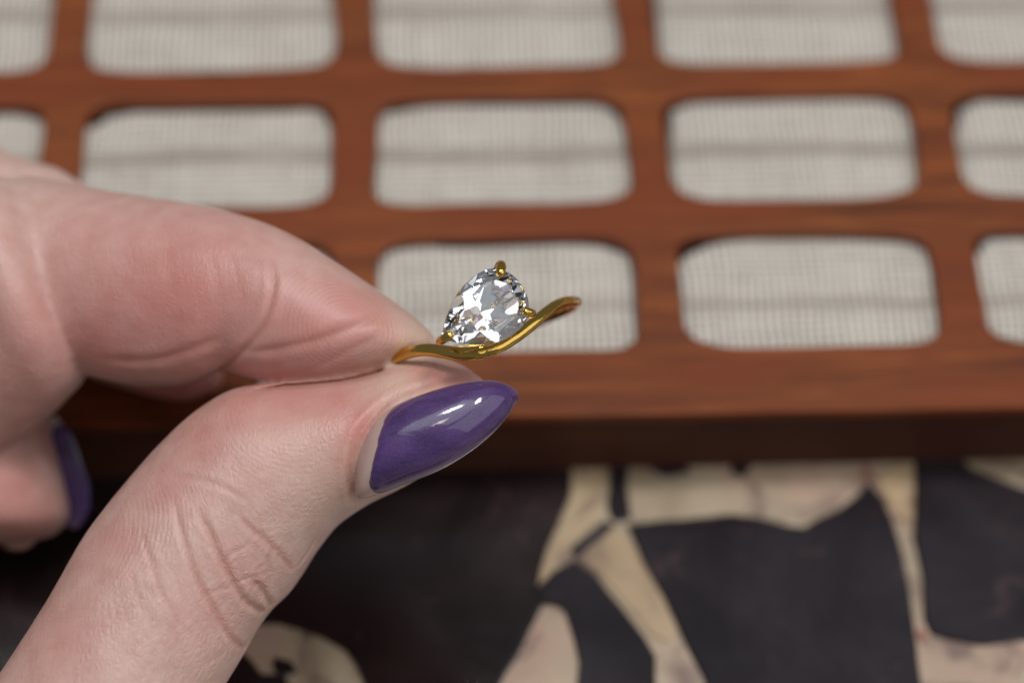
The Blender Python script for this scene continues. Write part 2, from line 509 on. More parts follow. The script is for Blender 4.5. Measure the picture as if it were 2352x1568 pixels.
def board(name, x0, x1, y0, y1):
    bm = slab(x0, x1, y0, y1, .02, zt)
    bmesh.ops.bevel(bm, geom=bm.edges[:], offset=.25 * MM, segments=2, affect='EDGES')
    return from_bm(name, bm, WOOD_SHADED, box)
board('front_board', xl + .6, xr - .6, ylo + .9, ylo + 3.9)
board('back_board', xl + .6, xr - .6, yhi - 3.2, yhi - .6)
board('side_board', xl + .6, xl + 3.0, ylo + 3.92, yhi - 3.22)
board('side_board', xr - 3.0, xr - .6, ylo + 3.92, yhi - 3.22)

# ------------------------------------------------------------------ the ring
RC = at(1101, 771, 239.6)                                   # centre of the finger hole
def cdir(x, y, z):
    v = M3 @ np.array([x, y, z], float); return v / np.linalg.norm(v)
DS = cdir(.948, .319, 0)                                    # along the band as seen
DA = cdir(-.319, .948, -.07)                                 # finger-hole axis
DF = np.cross(DS, DA); DF /= np.linalg.norm(DF)
if DF @ cdir(0, 0, 1) < 0: DF = -DF                         # towards the viewer
ring = empty('ring', Vector(RC) * MM)
tag(ring, 'gold ring with a clear pear-cut stone in three prongs, held by the fingers', 'ring')
def loc(p): return Vector((np.asarray(p) - RC) * MM)

def tube(path, radii, mat, parent, name, sides=20, closed=False, cap=True, flat=1.0):
    """swept round tube through path (world mm)"""
    path = np.asarray(path, float); n = len(path)
    bm = bmesh.new(); rings = []
    tang = np.roll(path, -1, 0) - np.roll(path, 1, 0)
    if not closed:
        tang[0] = path[1] - path[0]; tang[-1] = path[-1] - path[-2]
    tang /= np.linalg.norm(tang, axis=1)[:, None]
    up = DA.copy()
    for i in range(n):
        u = up - tang[i] * (up @ tang[i])
        if np.linalg.norm(u) < 1e-3: u = DS - tang[i] * (DS @ tang[i])
        u /= np.linalg.norm(u); w = np.cross(tang[i], u)
        if not closed: up = u
        r = radii if np.isscalar(radii) else radii[i]
        rings.append([bm.verts.new(loc(path[i] + r * (math.cos(a) * u + flat * math.sin(a) * w))) for a in [2 * math.pi * k / sides for k in range(sides)]])
    m = n if closed else n - 1
    for i in range(m):
        a, b = rings[i], rings[(i + 1) % n]
        for k in range(sides):
            bm.faces.new((a[k], a[(k + 1) % sides], b[(k + 1) % sides], b[k]))
    if not closed and cap:
        for rg, p, tdir, r in ((rings[0], path[0], -tang[0], radii if np.isscalar(radii) else radii[0]), (rings[-1], path[-1], tang[-1], radii if np.isscalar(radii) else radii[-1])):
            prev = rg
            u = np.array(rg[0].co) / MM + RC - p
            for f_, h_ in ((.86, .5), (.5, .86)):
                cur = [bm.verts.new(loc(p + (np.array(v.co) / MM + RC - p) * f_ + tdir * r * h_)) for v in rg]
                for k in range(sides):
                    bm.faces.new((prev[k], prev[(k + 1) % sides], cur[(k + 1) % sides], cur[k]))
                prev = cur
            bm.faces.new(prev)
    return from_bm(name, bm, mat, parent, True)

def interp(x, xs, ys):
    return float(np.interp(x, xs, ys))
def smooth_closed(a, k=5, it=3):
    for _ in range(it):
        a = sum(np.roll(a, s, 0) for s in range(-k, k + 1)) / (2 * k + 1)
    return a
FRONT = [(859, 847), (904, 825), (939, 809), (976, 801), (1009, 804), (1044, 813), (1080, 816), (1115, 811), (1150, 797.5), (1185, 776), (1220, 750), (1244, 729), (1267, 708), (1291, 694.5), (1314, 690), (1336, 693)]
sc = 239.6 / FPX
ss = [((x - 1101) * .948 - (y - 771) * .319) * (231.5 / FPX) for x, y in FRONT]
aa = [(-(x - 1101) * .319 - (y - 771) * .948) * (231.5 / FPX) for x, y in FRONT]
RR = 9.75
NB = 220
th = np.arange(NB) * 2 * math.pi / NB
s_ = RR * np.sin(th); f_ = RR * np.cos(th)
wave = np.array([interp(s, ss, aa) if c > -.05 else 0 for s, c in zip(s_, np.cos(th))])
wr = np.array([interp(s, ss, aa) for s in (RR, -RR)])
back = np.cos(th) <= -.05
wave[back] = [interp(s, [-RR, -RR * .6, RR * .6, RR], [wr[1], -.2, .1, wr[0]]) for s in s_[back]]
wave = smooth_closed(wave, 3, 3)
_perp = M3 @ np.array([-.319, .948, 0])
wave = (wave - f_ * (DF @ _perp) * np.where(np.cos(th) > -.05, 1, 0) * np.clip(np.cos(th) * 4, 0, 1)) / (DA @ _perp)
band = RC + s_[:, None] * DS + f_[:, None] * DF + wave[:, None] * DA
rad = .51 + .09 * np.exp(-((th - 0.0 + 0.05) / .6) ** 2) + .17 * np.exp(-((th - 2 * math.pi) / .6) ** 2)
tube(band, rad, GOLD, ring, 'band', 24, closed=True)

# the stone: pear brilliant; outline traced as seen, laid in its own plane
ZC = lambda x, y: (845.25 + x * .23438, 551.25 + y * .23438)     # close-up pixels -> frame
OUT = [(722, 950), (738, 870), (762, 790), (800, 680), (858, 560), (925, 462), (1000, 388), (1085, 325), (1175, 285), (1270, 280), (1355, 308), (1432, 358), (1500, 436), (1548, 522), (1572, 620), (1575, 700), (1555, 775), (1512, 846), (1440, 912), (1330, 975), (1200, 1012), (1080, 1022), (960, 1016), (850, 1000), (780, 982)]
GD = 227.3                                                       # distance of the girdle
GN = cdir(.20, .08, 1.0)                                         # where the table faces
gcx, gcy = ZC(1205, 650)
GC = at(gcx, gcy, GD)
def on_girdle(px, py):
    d = M3 @ ray(px, py); return CAM + d * (((GC - CAM) @ GN) / (d @ GN))
GX = on_girdle(*ZC(1530, 480)) - on_girdle(*ZC(735, 965)); GX /= np.linalg.norm(GX)
GY = np.cross(GN, GX)
pl = []
for q in OUT:
    p = on_girdle(*ZC(*q)) - GC
    pl.append((p @ GX, p @ GY))
ang = np.array([math.atan2(y, x) for x, y in pl]); rr = np.array([math.hypot(x, y) for x, y in pl])
o_ = np.argsort(ang); ang = ang[o_]; rr = rr[o_]
ang = np.concatenate([ang - 2 * math.pi, ang, ang + 2 * math.pi]); rr = np.concatenate([rr, rr, rr])
def girdle(a, s=1.0, z=0.0):
    a = (a + math.pi) % (2 * math.pi) - math.pi
    r = interp(a, ang, rr) * s
    return GC + GX * (r * math.cos(a)) + GY * (r * math.sin(a)) + GN * z
CR, PV, GT, TABLE = 1.12, 2.72, .08, .65
def stone():
    """cut like the real thing: a pear-shaped blank, then one plane after another ground off it"""
    N_ = 72
    out = [(interp(a, ang, rr) * math.cos(a), interp(a, ang, rr) * math.sin(a)) for a in [-math.pi + 2 * math.pi * (k + .5) / N_ for k in range(N_)]]
    bm = bmesh.new()
    bot = [bm.verts.new((x, y, -PV - .5)) for x, y in out]; top = [bm.verts.new((x, y, CR + .5)) for x, y in out]
    bm.faces.new(bot[::-1]); bm.faces.new(top)
    for k in range(N_):
        bm.faces.new((bot[k], bot[(k + 1) % N_], top[(k + 1) % N_], top[k]))
    H = lambda f: max(x * math.cos(f) + y * math.sin(f) for x, y in out)      # reach of the outline in a direction
    def grind(p, n):
        r = bmesh.ops.bisect_plane(bm, geom=bm.verts[:] + bm.edges[:] + bm.faces[:], plane_co=p, plane_no=n, clear_outer=True, dist=1e-5)
        ed = [e for e in r['geom_cut'] if isinstance(e, bmesh.types.BMEdge)]
        if len(ed) >= 3:
            bmesh.ops.edgeloop_fill(bm, edges=ed)
    def crown(f, tip_z, reach, z0=GT):
        h = H(f); sl = (tip_z - z0) / (h * (1 - reach))
        grind((h * math.cos(f), h * math.sin(f), z0), Vector((sl * math.cos(f), sl * math.sin(f), 1)).normalized())
    def pav(f, k, z0=-GT):
        h = H(f); sl = (PV + z0) / h * k
        grind((h * math.cos(f), h * math.sin(f), z0), Vector((sl * math.cos(f), sl * math.sin(f), -1)).normalized())
    R_ = math.radians
    mains = [R_(d) for d in (0, 41, 83, 124, 180, 236, 277, 319)]
    grind((0, 0, CR), Vector((0, 0, 1)))
    for i, f in enumerate(mains):
        g = mains[(i + 1) % 8] + (2 * math.pi if i == 7 else 0); m = (f + g) / 2
        tipward = max(0, -math.cos(f)) ** .7
        crown(f, CR, TABLE); pav(f, 1.0 + .34 * tipward)
        for q in ((f * 3 + g) / 4, (f + g * 3) / 4):
            h = H(q); crown(q, CR * 1.30, TABLE); pav(q, 1.11 + .36 * max(0, -math.cos(q)) ** .7)
        # star facet: flatter, taking the table's corner off
        h = H(m); sl = .34
        grind((h * TABLE * 1.02 * math.cos(m), h * TABLE * 1.02 * math.sin(m), CR), Vector((sl * math.cos(m), sl * math.sin(m), 1)).normalized())
    for v in bm.verts:
        v.co = loc(GC + GX * v.co.x + GY * v.co.y + GN * v.co.z)
    bmesh.ops.dissolve_degenerate(bm, dist=2e-6, edges=bm.edges[:])
    return from_bm('gemstone', bm, GEM, ring)
gem = stone()

def prong(a, base_r, lean, r=.40, over=.72, drop=2.6):
    """claw: from the basket below, up past the girdle and bent in over the crown"""
    g0 = girdle(a); out = g0 - GC; out /= np.linalg.norm(out)
    pts = [girdle(a, base_r, -drop), girdle(a, (1 + base_r) / 2, -drop * .5), g0 + out * .30 - GN * .45, g0 + out * .36 + GN * .12, g0 + out * .10 + GN * .62, g0 - out * .42 + GN * .88]
    pts = [p + lean * min(1, max(0, (3 - i) / 3)) for i, p in enumerate(pts)]
    fine = catmull(np.array(pts), 8)
    rr_ = np.linspace(r * .9, r, len(fine))
    return tube(fine, rr_, GOLD, ring, 'prong', 14)
def catmull(P, k):
    P = np.vstack([2 * P[0] - P[1], P, 2 * P[-1] - P[-2]]); out = []
    for i in range(1, len(P) - 2):
        for j in range(k):
            t = j / k
            out.append(.5 * ((2 * P[i]) + (-P[i - 1] + P[i + 1]) * t + (2 * P[i - 1] - 5 * P[i] + 4 * P[i + 1] - P[i + 2]) * t * t + (-P[i - 1] + 3 * P[i] - 3 * P[i + 1] + P[i + 2]) * t ** 3))
    out.append(P[-2]); return np.array(out)
def ang_of(zx, zy):
    p = on_girdle(*ZC(zx, zy)) - GC; return math.atan2(p @ GY, p @ GX)
prong(ang_of(1290, 290), .72, np.zeros(3), .46)
prong(ang_of(1565, 715), .60, np.zeros(3), .40)
prong(ang_of(745, 965), .80, np.zeros(3), .43)
# short gallery rail under the girdle, along the band, joining the two side prongs
a0, a1 = ang_of(745, 965), ang_of(1565, 715)
if a1 < a0: a1 += 2 * math.pi
if girdle((a0 + a1) / 2) @ DA > GC @ DA: a0, a1 = a1, a0 + 2 * math.pi
gallery = np.array([girdle(a, .80, -1.5) for a in np.linspace(a0, a1, 40)])
tube(gallery, .22, GOLD, ring, 'gallery_rail', 10)

# ------------------------------------------------------------------ the hand
def pair(t, b, depth, half, bulge=1.0):
    """cross-section of a finger: two silhouette points, distance, half thickness along the view"""
    T_, B_ = at(*t, depth), at(*b, depth)
    return ((T_ + B_) / 2, (T_ - B_) / 2, cdir(0, 0, 1) * half)

def ell(c, a, b):
    return (np.asarray(c, float), np.asarray(a, float), np.asarray(b, float))

def limb(stations, steps=14, sides=56, ends=(True, True)):
    S = np.array([np.concatenate(s) for s in stations])
    F = catmull(S, steps)
    bm = bmesh.new(); rings = []
    for s in F:
        c, a, b = s[:3], s[3:6], s[6:9]
        rg = []
        for k in range(sides):
            t = 2 * math.pi * k / sides
            ca, sa = math.cos(t), math.sin(t)
            rg.append(bm.verts.new(Vector(c + a * ca + b * sa) * MM))
        rings.append(rg)
    def cap(rg, s, nb):
        c = s[:3]; n = np.cross(s[3:6], s[6:9]); n /= np.linalg.norm(n)
        d = c - nb[:3]
        if n @ d < 0: n = -n
        r = min(np.linalg.norm(s[3:6]), np.linalg.norm(s[6:9]))
        prev = rg
        for q in (25, 50, 72):
            f, h = math.cos(math.radians(q)), math.sin(math.radians(q)) * .8
            cur = [bm.verts.new(Vector(c + (np.array(v.co) / MM - c) * f + n * r * h) * MM) for v in rg]
            for k in range(sides):
                bm.faces.new((prev[k], prev[(k + 1) % sides], cur[(k + 1) % sides], cur[k]))
            prev = cur
        bm.faces.new(prev)
    for a, b in zip(rings[:-1], rings[1:]):
        for k in range(sides):
            bm.faces.new((a[k], a[(k + 1) % sides], b[(k + 1) % sides], b[k]))
    cap(rings[0], F[0], F[2]); cap(rings[-1], F[-1], F[-3])
    bmesh.ops.recalc_face_normals(bm, faces=bm.faces[:])
    return bm

limbs = []
# index finger: middle and end joints
limbs.append(limb([
    pair((60, 404), (60, 830), 247, 8.6), pair((130, 412), (130, 850), 246, 8.7), pair((200, 428), (200, 863), 245, 8.6), pair((300, 446), (296, 884), 243.6, 8.5),
    pair((400, 460), (385, 889), 242.2, 8.4), pair((490, 478), (455, 877), 240.8, 8.0), pair((560, 495), (512, 852), 239.8, 7.5),
    pair((622, 516), (560, 868), 239.2, 7.6), pair((690, 550), (630, 885), 238.7, 7.8), pair((760, 594), (702, 885), 238.3, 7.7),
    pair((840, 648), (785, 876), 238, 7.2), pair((900, 690), (850, 860), 237.8, 6.4), pair((950, 727), (905, 840), 237.6, 5.2),
    pair((984, 758), (955, 822), 237.5, 3.6), pair((1001, 783), (987, 810), 237.5, 1.8)]))
# index finger: base joint, folded back to the left of the frame
limbs.append(limb([
    pair((70, 432), (180, 800), 245.0, 6.8), pair((5, 408), (192, 866), 244.6, 9.4), pair((-60, 405), (152, 918), 244.6, 10.2), pair((-140, 430), (98, 968), 246.5, 10.2),
    pair((-260, 510), (0, 1042), 249.5, 10.2), pair((-420, 640), (-150, 1170), 252, 10.4), pair((-700, 800), (-420, 1420), 252, 11.5)]))
# thumb
limbs.append(limb([
    pair((1098, 866), (1106, 886), 235.5, 1.8), pair((1075, 846), (1088, 930), 235.6, 4.0), pair((1040, 828), (1055, 1000), 235.8, 5.4), pair((985, 818), (1010, 1055), 236, 6.6),
    pair((920, 826), (950, 1105), 236.2, 7.4), pair((840, 848), (880, 1140), 236.4, 8.0), pair((740, 866), (822, 1172), 236.5, 8.4), pair((630, 878), (770, 1212), 236.5, 8.7),
    pair((530, 896), (730, 1262), 236.4, 9.0), pair((440, 950), (698, 1314), 236.2, 9.2), pair((352, 1036), (663, 1362), 235.8, 9.3), pair((272, 1128), (622, 1402), 235.2, 9.3),
    pair((200, 1222), (588, 1450), 234.4, 9.2), pair((138, 1328), (556, 1510), 233.6, 9.2), pair((75, 1430), (512, 1582), 232.8, 9.4), pair((0, 1545), (448, 1690), 232, 9.8),
    pair((-110, 1690), (370, 1860), 231.6, 10.4), pair((-300, 1800), (300, 2060), 231, 12), pair((-620, 1760), (100, 2350), 230, 15), pair((-1050, 1700), (-450, 2500), 230, 16)]))
# middle finger, curled down behind the index finger
limbs.append(limb([
    pair((-520, 500), (-560, 940), 252, 8.6), pair((-260, 400), (-300, 830), 254, 8.2), pair((-70, 330), (-230, 780), 256, 7.6), pair((60, 366), (-240, 720), 257, 7.4), pair((150, 396), (-220, 690), 257, 7.2),
    pair((225, 470), (-200, 690), 257, 7.0), pair((215, 600), (-220, 710), 256.6, 7.0),
    pair((160, 760), (-235, 790), 256, 7.0), pair((104, 900), (-235, 910), 255.5, 7.2), pair((112, 985), (-235, 1010), 255, 7.6), pair((138, 1080), (-215, 1120), 254.6, 7.6),
    pair((156, 1160), (-170, 1180), 254.6, 7.0), pair((150, 1200), (-120, 1214), 254.8, 5.6), pair((122, 1228), (-70, 1236), 255, 3.6), pair((80, 1240), (0, 1244), 255.2, 1.2)]))
# ring finger, behind the middle finger, its end showing darkly under the index finger
limbs.append(limb([
    pair((-600, 60), (-640, 440), 258, 8.0), pair((-420, 180), (-480, 540), 262, 7.2), pair((-230, 290), (-330, 600), 263, 6.6), pair((20, 440), (-80, 720), 263, 6.0),
    pair((260, 590), (170, 850), 261, 6.0), pair((400, 690), (330, 905), 259, 5.6), pair((465, 770), (425, 918), 258, 4.6), pair((495, 840), (480, 900), 257.5, 2.6)]))
# little finger, curled outside the frame
limbs.append(limb([
    pair((-640, -260), (-660, 60), 254, 7.4), pair((-480, -160), (-500, 150), 263, 6.4), pair((-330, -30), (-460, 230), 268, 6.0), pair((-290, 150), (-560, 220), 269, 5.6), pair((-380, 330), (-600, 300), 268, 5.2), pair((-470, 400), (-590, 380), 267, 3.0)]))
# palm, wrist and the start of the forearm, outside the frame
kn = at(-600, 400, 250); wr_ = at(-1750, 1250, 240); fa = at(-2700, 1750, 226); fb = at(-3500, 2150, 214)
wid = (at(-560, 1000, 222) - at(-640, -150, 252)); wid /= np.linalg.norm(wid)
thk = np.cross(wid, kn - wr_); thk /= np.linalg.norm(thk)
limbs.append(limb([ell(at(-480, 380, 252), wid * 26, thk * 8), ell(kn, wid * 36, thk * 11), ell(at(-950, 640, 246), wid * 40, thk * 13.5), ell(at(-1350, 950, 243), wid * 37, thk * 15),
                   ell(wr_, wid * 28, thk * 16), ell(fa, wid * 29, thk * 20), ell(fb, wid * 31, thk * 23)], 8))

# the web between thumb and index finger, left of the frame
limbs.append(limb([pair((-300, 1080), (-260, 1760), 241, 4), pair((-420, 1060), (-400, 1860), 241, 8), pair((-620, 960), (-600, 1950), 241, 12), pair((-900, 800), (-900, 2050), 241, 15), pair((-1300, 800), (-1300, 1900), 241, 16)], 8))
bm = bmesh.new()
for b in limbs:
    tmp = bpy.data.meshes.new('tmp'); b.to_mesh(tmp); b.free(); bm.from_mesh(tmp); bpy.data.meshes.remove(tmp)
me = bpy.data.meshes.new('hand'); bm.to_mesh(me); bm.free()
hand = link('hand', me, SKIN)
md = hand.modifiers.new('r', 'REMESH'); md.mode = 'VOXEL'; md.voxel_size = .26 * MM
sm = hand.modifiers.new('s', 'SMOOTH'); sm.factor = .5; sm.iterations = 6
dg = bpy.context.evaluated_depsgraph_get()
me2 = bpy.data.meshes.new_from_object(hand.evaluated_get(dg))
hand.modifiers.clear(); hand.data = me2; bpy.data.meshes.remove(me); me2.name = 'hand'
if not me2.materials: me2.materials.append(SKIN)
def px_of(c):                                   # where points (mm) fall on the frame
    q = (c - CAM) @ M3
    return np.stack([q[:, 0] / -q[:, 2] * FPX + PW / 2, PH / 2 - q[:, 1] / -q[:, 2] * FPX], 1), -q[:, 2]
tmpco = np.empty(len(me2.vertices) * 3); me2.vertices.foreach_get('co', tmpco)
qp, qd = px_of(tmpco.reshape(-1, 3) / MM)
vg = hand.vertex_groups.new(name='soft')
wgt = np.exp(-(((qp[:, 0] - 105) / 110) ** 2 + ((qp[:, 1] - 560) / 190) ** 2)) * (qd < 247)
for lv in range(1, 6):
    sel = np.where((wgt > (lv - .5) / 5.5) & (wgt <= (lv + .5) / 5.5))[0]
    if len(sel): vg.add(sel.tolist(), lv / 5, 'REPLACE')
s2 = hand.modifiers.new('soften', 'SMOOTH'); s2.factor = .9; s2.iterations = 70; s2.vertex_group = 'soft'
dg = bpy.context.evaluated_depsgraph_get()
me3 = bpy.data.meshes.new_from_object(hand.evaluated_get(dg))
hand.modifiers.clear(); hand.data = me3; bpy.data.meshes.remove(me2); me2 = me3; me2.name = 'hand'; hand.vertex_groups.clear()
if not me2.materials: me2.materials.append(SKIN)
nv = len(me2.vertices)
co = np.empty(nv * 3); me2.vertices.foreach_get('co', co); co = co.reshape(-1, 3) / MM
me2.calc_loop_triangles()
nt_ = len(me2.loop_triangles); tri = np.empty(nt_ * 3, dtype=np.int32); me2.loop_triangles.foreach_get('vertices', tri)
bvh = BVHTree.FromPolygons([tuple(v) for v in co], [tuple(t) for t in tri.reshape(-1, 3)])
nrm = np.empty(nv * 3); me2.vertices.foreach_get('normal', nrm); nrm = nrm.reshape(-1, 3)

def skin_pt(px, py):
    d = M3 @ ray(px, py); d /= np.linalg.norm(d)
    h = bvh.ray_cast(Vector(CAM), Vector(d), 600)
    return np.array(h[0]) if h[0] is not None else None

disp = np.zeros(nv); crease = np.zeros(nv)
def groove(pts, depth, width, bulge=.35, stain=1.0, end=.25):
    P = [skin_pt(*p) for p in catmull(np.array(pts, float), 5)]
    P = np.array([p for p in P if p is not None])
    if len(P) < 2: return
    m = width * 5
    idx = np.where(np.all((co > P.min(0) - m) & (co < P.max(0) + m), axis=1))[0]
    if not len(idx): return
    q = co[idx]; best = np.full(len(idx), 1e9); tt = np.zeros(len(idx))
    for i in range(len(P) - 1):
        a, b = P[i], P[i + 1]; ab = b - a; L2 = ab @ ab + 1e-9
        if L2 > 36: continue
        t = np.clip(((q - a) @ ab) / L2, 0, 1)
        d = np.linalg.norm(q - a - t[:, None] * ab, axis=1)
        k = d < best; best[k] = d[k]; tt[k] = (i + t[k]) / (len(P) - 1)
    fade = np.clip(np.minimum(tt * 5 + .25, (1 - tt) * 5 + end), 0, 1)
    g_ = np.exp(-(best / width) ** 2)
    disp[idx] += fade * (-depth * g_ + depth * bulge * np.exp(-((best - width * 2.4) / (width * 1.3)) ** 2))
    crease[idx] = np.maximum(crease[idx], fade * stain * np.exp(-(best / (width * 1.15)) ** 2))
TC = lambda pts: [(x * .492, 796 + y * .492) for x, y in pts]          # thumb close-up
IC = lambda pts: [(x * .4454, 306 + y * .4454) for x, y in pts]        # index close-up
# thumb knuckle wrinkles
groove(TC([(930, 770), (985, 880), (1030, 985), (1085, 1090), (1150, 1190), (1225, 1232)]), .27, .28, .2, 1, 1)
groove(TC([(815, 720), (845, 850), (885, 985), (930, 1100), (985, 1200), (1050, 1310), (1100, 1375), (1160, 1405)]), .19, .26, .2, .9, 1)
groove(TC([(1110, 780), (1165, 842), (1240, 900), (1305, 965), (1365, 1035)]), .12, .26, .2, .9, .8)
groove(TC([(655, 850), (690, 960), (725, 1070), (770, 1180), (835, 1265)]), .09, .22, .25, .6)
groove(TC([(610, 1040), (640, 1150), (690, 1270)]), .04, .24, .3, .5)
groove(TC([(1180, 1085), (1220, 1130), (1265, 1200)]), .22, .28, .3, .8, 1)
groove(TC([(1040, 1010), (1085, 960), (1150, 930)]), .08, .2, .3, .3)
groove(TC([(1085, 1110), (1150, 1080), (1240, 1060)]), .08, .2, .3, .3)
groove(TC([(1275, 940), (1255, 1000), (1275, 1080)]), .08, .2, .3, .3)
groove(TC([(1480, 890), (1440, 960), (1385, 1030)]), .12, .25, .3, .4)
groove(TC([(780, 600), (900, 612), (1040, 655), (1160, 725)]), .07, .25, .4, .2)
groove(TC([(960, 1160), (1020, 1130), (1085, 1125)]), .07, .2, .3, .3)
for k in range(46):                                                     # short fine lines across the knuckle
    x0, y0 = random.uniform(560, 1260), random.uniform(780, 1500)
    a = random.choice([math.radians(random.uniform(40, 85)), math.radians(random.uniform(-70, -20))]); L = random.uniform(40, 130)
    groove(TC([(x0, y0), (x0 + L / 2 * math.cos(a) + random.uniform(-10, 10), y0 + L / 2 * math.sin(a)), (x0 + L * math.cos(a), y0 + L * math.sin(a))]), random.uniform(.02, .055), .17, .3, .2)
# index finger creases
groove(IC([(1395, 640), (1412, 750), (1400, 850), (1372, 950), (1325, 1040), (1262, 1110), (1190, 1175), (1120, 1235)]), .20, .30, .25, .9, 1)
groove(IC([(1175, 600), (1210, 690), (1238, 790), (1248, 890)]), .03, .28, .3, .2)
groove(IC([(1085, 610), (1110, 720), (1128, 840)]), .035, .28, .3, .1)
groove(IC([(1255, 1130), (1400, 1120), (1530, 1092), (1660, 1058), (1790, 1008), (1900, 962), (1980, 905)]), .15, .42, .35, .6)
groove(IC([(540, 1170), (680, 1175), (800, 1168), (930, 1135), (1060, 1085), (1130, 1050)]), .13, .5, .3, .6)
groove(IC([(1500, 1250), (1640, 1200), (1800, 1120), (1960, 1040)]), .07, .35, .3, .2)
groove(IC([(850, 600), (880, 740), (905, 860)]), .025, .4, .3, .1)
# skin folded up round the nail
groove([(905, 912), (880, 932), (846, 968), (822, 1005), (808, 1050), (806, 1100), (812, 1150)], .16, .32, .8, .8, .6)
groove([(905, 912), (950, 893), (1000, 878), (1050, 864)], .10, .3, .7, .4)
# pinch notch under the knuckle bend
groove([(188, 740), (190, 790), (186, 850)], .10, .9, .1, .3)

# where the fingertip presses on the thumb: a sharp fold, pushed in away from the viewer
cl = catmull(np.array([(868, 853), (840, 862), (790, 873), (730, 881), (670, 885), (610, 884), (560, 880)], float), 6)
dist = []
for q in cl:
    p = skin_pt(*q); dist.append(np.nan if p is None else np.linalg.norm(p - CAM))
dist = np.array(dist); dist[np.isnan(dist)] = np.nanmedian(dist); dist = np.clip(dist, np.median(dist) - 1.0, np.median(dist) + 1.0)
P = np.array([CAM + (M3 @ ray(*q)) / np.linalg.norm(ray(*q)) * d for q, d in zip(cl, dist)])
idx = np.where(np.all((co > P.min(0) - 4) & (co < P.max(0) + 4), axis=1))[0]
dd = np.min(np.linalg.norm((co[idx][:, None, :] - P[None]) * 1.0, axis=2), axis=1)
away = -cdir(0, 0, 1)
co[idx] += away * (1.5 * np.exp(-(dd / .55) ** 2))[:, None]
crease[idx] = np.maximum(crease[idx], np.exp(-(dd / .9) ** 2))  # contact shade of the pinch painted in as red-brown skin colour

# slow unevenness of flesh, so that no contour is a clean curve
und = np.array([noise.noise(Vector(p * .16)) * .10 + noise.noise(Vector(p * .5)) * .035 for p in co[:: 1]]) if nv < 900000 else np.zeros(nv)
disp += und
co += nrm * disp[:, None]
me2.vertices.foreach_set('co', (co * MM).ravel())

# pigment: redness where blood shows, paleness where the pinch presses it away; extra red paints shade on the index and ring fingers
def blob(px, py, r, amt, arr, squash=1.0):
    p = skin_pt(px, py)
    if p is None: return
    d2 = ((co - p) ** 2).sum(1)
    np.maximum(arr, amt * np.exp(-d2 / (r * r)), out=arr)
red = np.zeros(nv); pale = np.zeros(nv)
for a in ((860, 705, 4.5, .45), (800, 720, 5, .55), (730, 760, 6, .55), (660, 740, 6, .5), (640, 850, 5, .5), (880, 740, 3.5, .55), (560, 720, 6, .42), (250, 740, 8, .52), (230, 790, 6, .6), (400, 690, 11, .62), (480, 770, 6, .5), (250, 600, 9, .4),
          (60, 780, 10, .35), (60, 900, 8, .3), (20, 640, 9, .2), (560, 840, 4, .45), (330, 860, 5, .35),
          (560, 935, 5, .5), (660, 925, 5, .55), (760, 930, 5, .55), (850, 945, 4, .55), (830, 985, 3.2, .7), (800, 1060, 3, .5), (900, 900, 3, .35), (980, 862, 3.5, .6), (1060, 860, 3, .55), (470, 1000, 5, .42), (380, 1100, 5, .35), (600, 1010, 6, .25),
          (540, 1300, 4, .22), (480, 1400, 5, .2), (150, 1450, 6, .3), (260, 1250, 5, .3),
          (10, 1120, 5, .55), (60, 1200, 5, .5), (110, 1000, 4, .5), (430, 915, 8, .8)):
    blob(*a, red)
for a in ((960, 770, 3.2, .75), (985, 790, 2.6, .8), (930, 820, 2.6, .6), (890, 845, 2.0, .5), (905, 880, 3.0, .55), (950, 880, 2.2, .4), (760, 1120, 4.5, .45), (700, 1050, 5, .25), (560, 1020, 2, .0)):
    blob(*a, pale)
# ridge phase: lines running round the pads, arched at the tip
ridge = np.zeros(nv); rmask = np.zeros(nv)
def pad(core, axis_px, r, amt, pitch=.46):
    p = skin_pt(*core)
    if p is None: return
    ax = cdir(axis_px[0], axis_px[1], 0)
    dv = co - p
    d = np.linalg.norm(dv, axis=1)
    m = amt * np.exp(-(d / r) ** 2)
    along = dv @ ax
    side = np.linalg.norm(dv - along[:, None] * ax, axis=1)
    ph = (along + .06 * side ** 2) * 2 * math.pi / pitch
    k = m > rmask
    ridge[k] = ph[k]
    rmask[:] = np.abs(m - rmask)                  # fades to nothing where two pads meet
def loop_pad(core, r, amt, sx=1.0, pitch=.46):
    p = skin_pt(*core)
    d = (co - p) @ np.array([DSX, DSY, DSZ]).T
    rad_ = np.sqrt((d[:, 0] * sx) ** 2 + d[:, 1] ** 2 + d[:, 2] ** 2)
    m = amt * np.exp(-(np.linalg.norm(d, axis=1) / r) ** 2) * (1 - np.exp(-(rad_ / 2.6) ** 2))
    k = m > rmask
    ridge[k] = (rad_ * 2 * math.pi / pitch)[k]
    rmask[:] = np.abs(m - rmask)
DSX, DSY, DSZ = cdir(.95, -.25, 0), cdir(.25, .95, 0), cdir(0, 0, 1)
loop_pad((800, 752), 7.5, 1.1)
DSX, DSY = cdir(.75, .6, 0), cdir(-.6, .75, 0)
loop_pad((680, 930), 8.5, .55)
pad((330, 1230), (.95, -.15), 6.5, .6)
dry = np.full(nv, .55)
for a in ((560, 1350, 10, 1.0), (450, 1480, 11, 1.0), (640, 1200, 8, .85), (300, 1450, 9, .9), (730, 1000, 5, .7)):
    blob(*a, dry)
for a in ((720, 720, 7, .2), (640, 850, 5, .2)):
    p = skin_pt(a[0], a[1])
    if p is not None:
        w_ = np.exp(-((co - p) ** 2).sum(1) / a[2] ** 2); dry -= (dry - a[3]) * w_
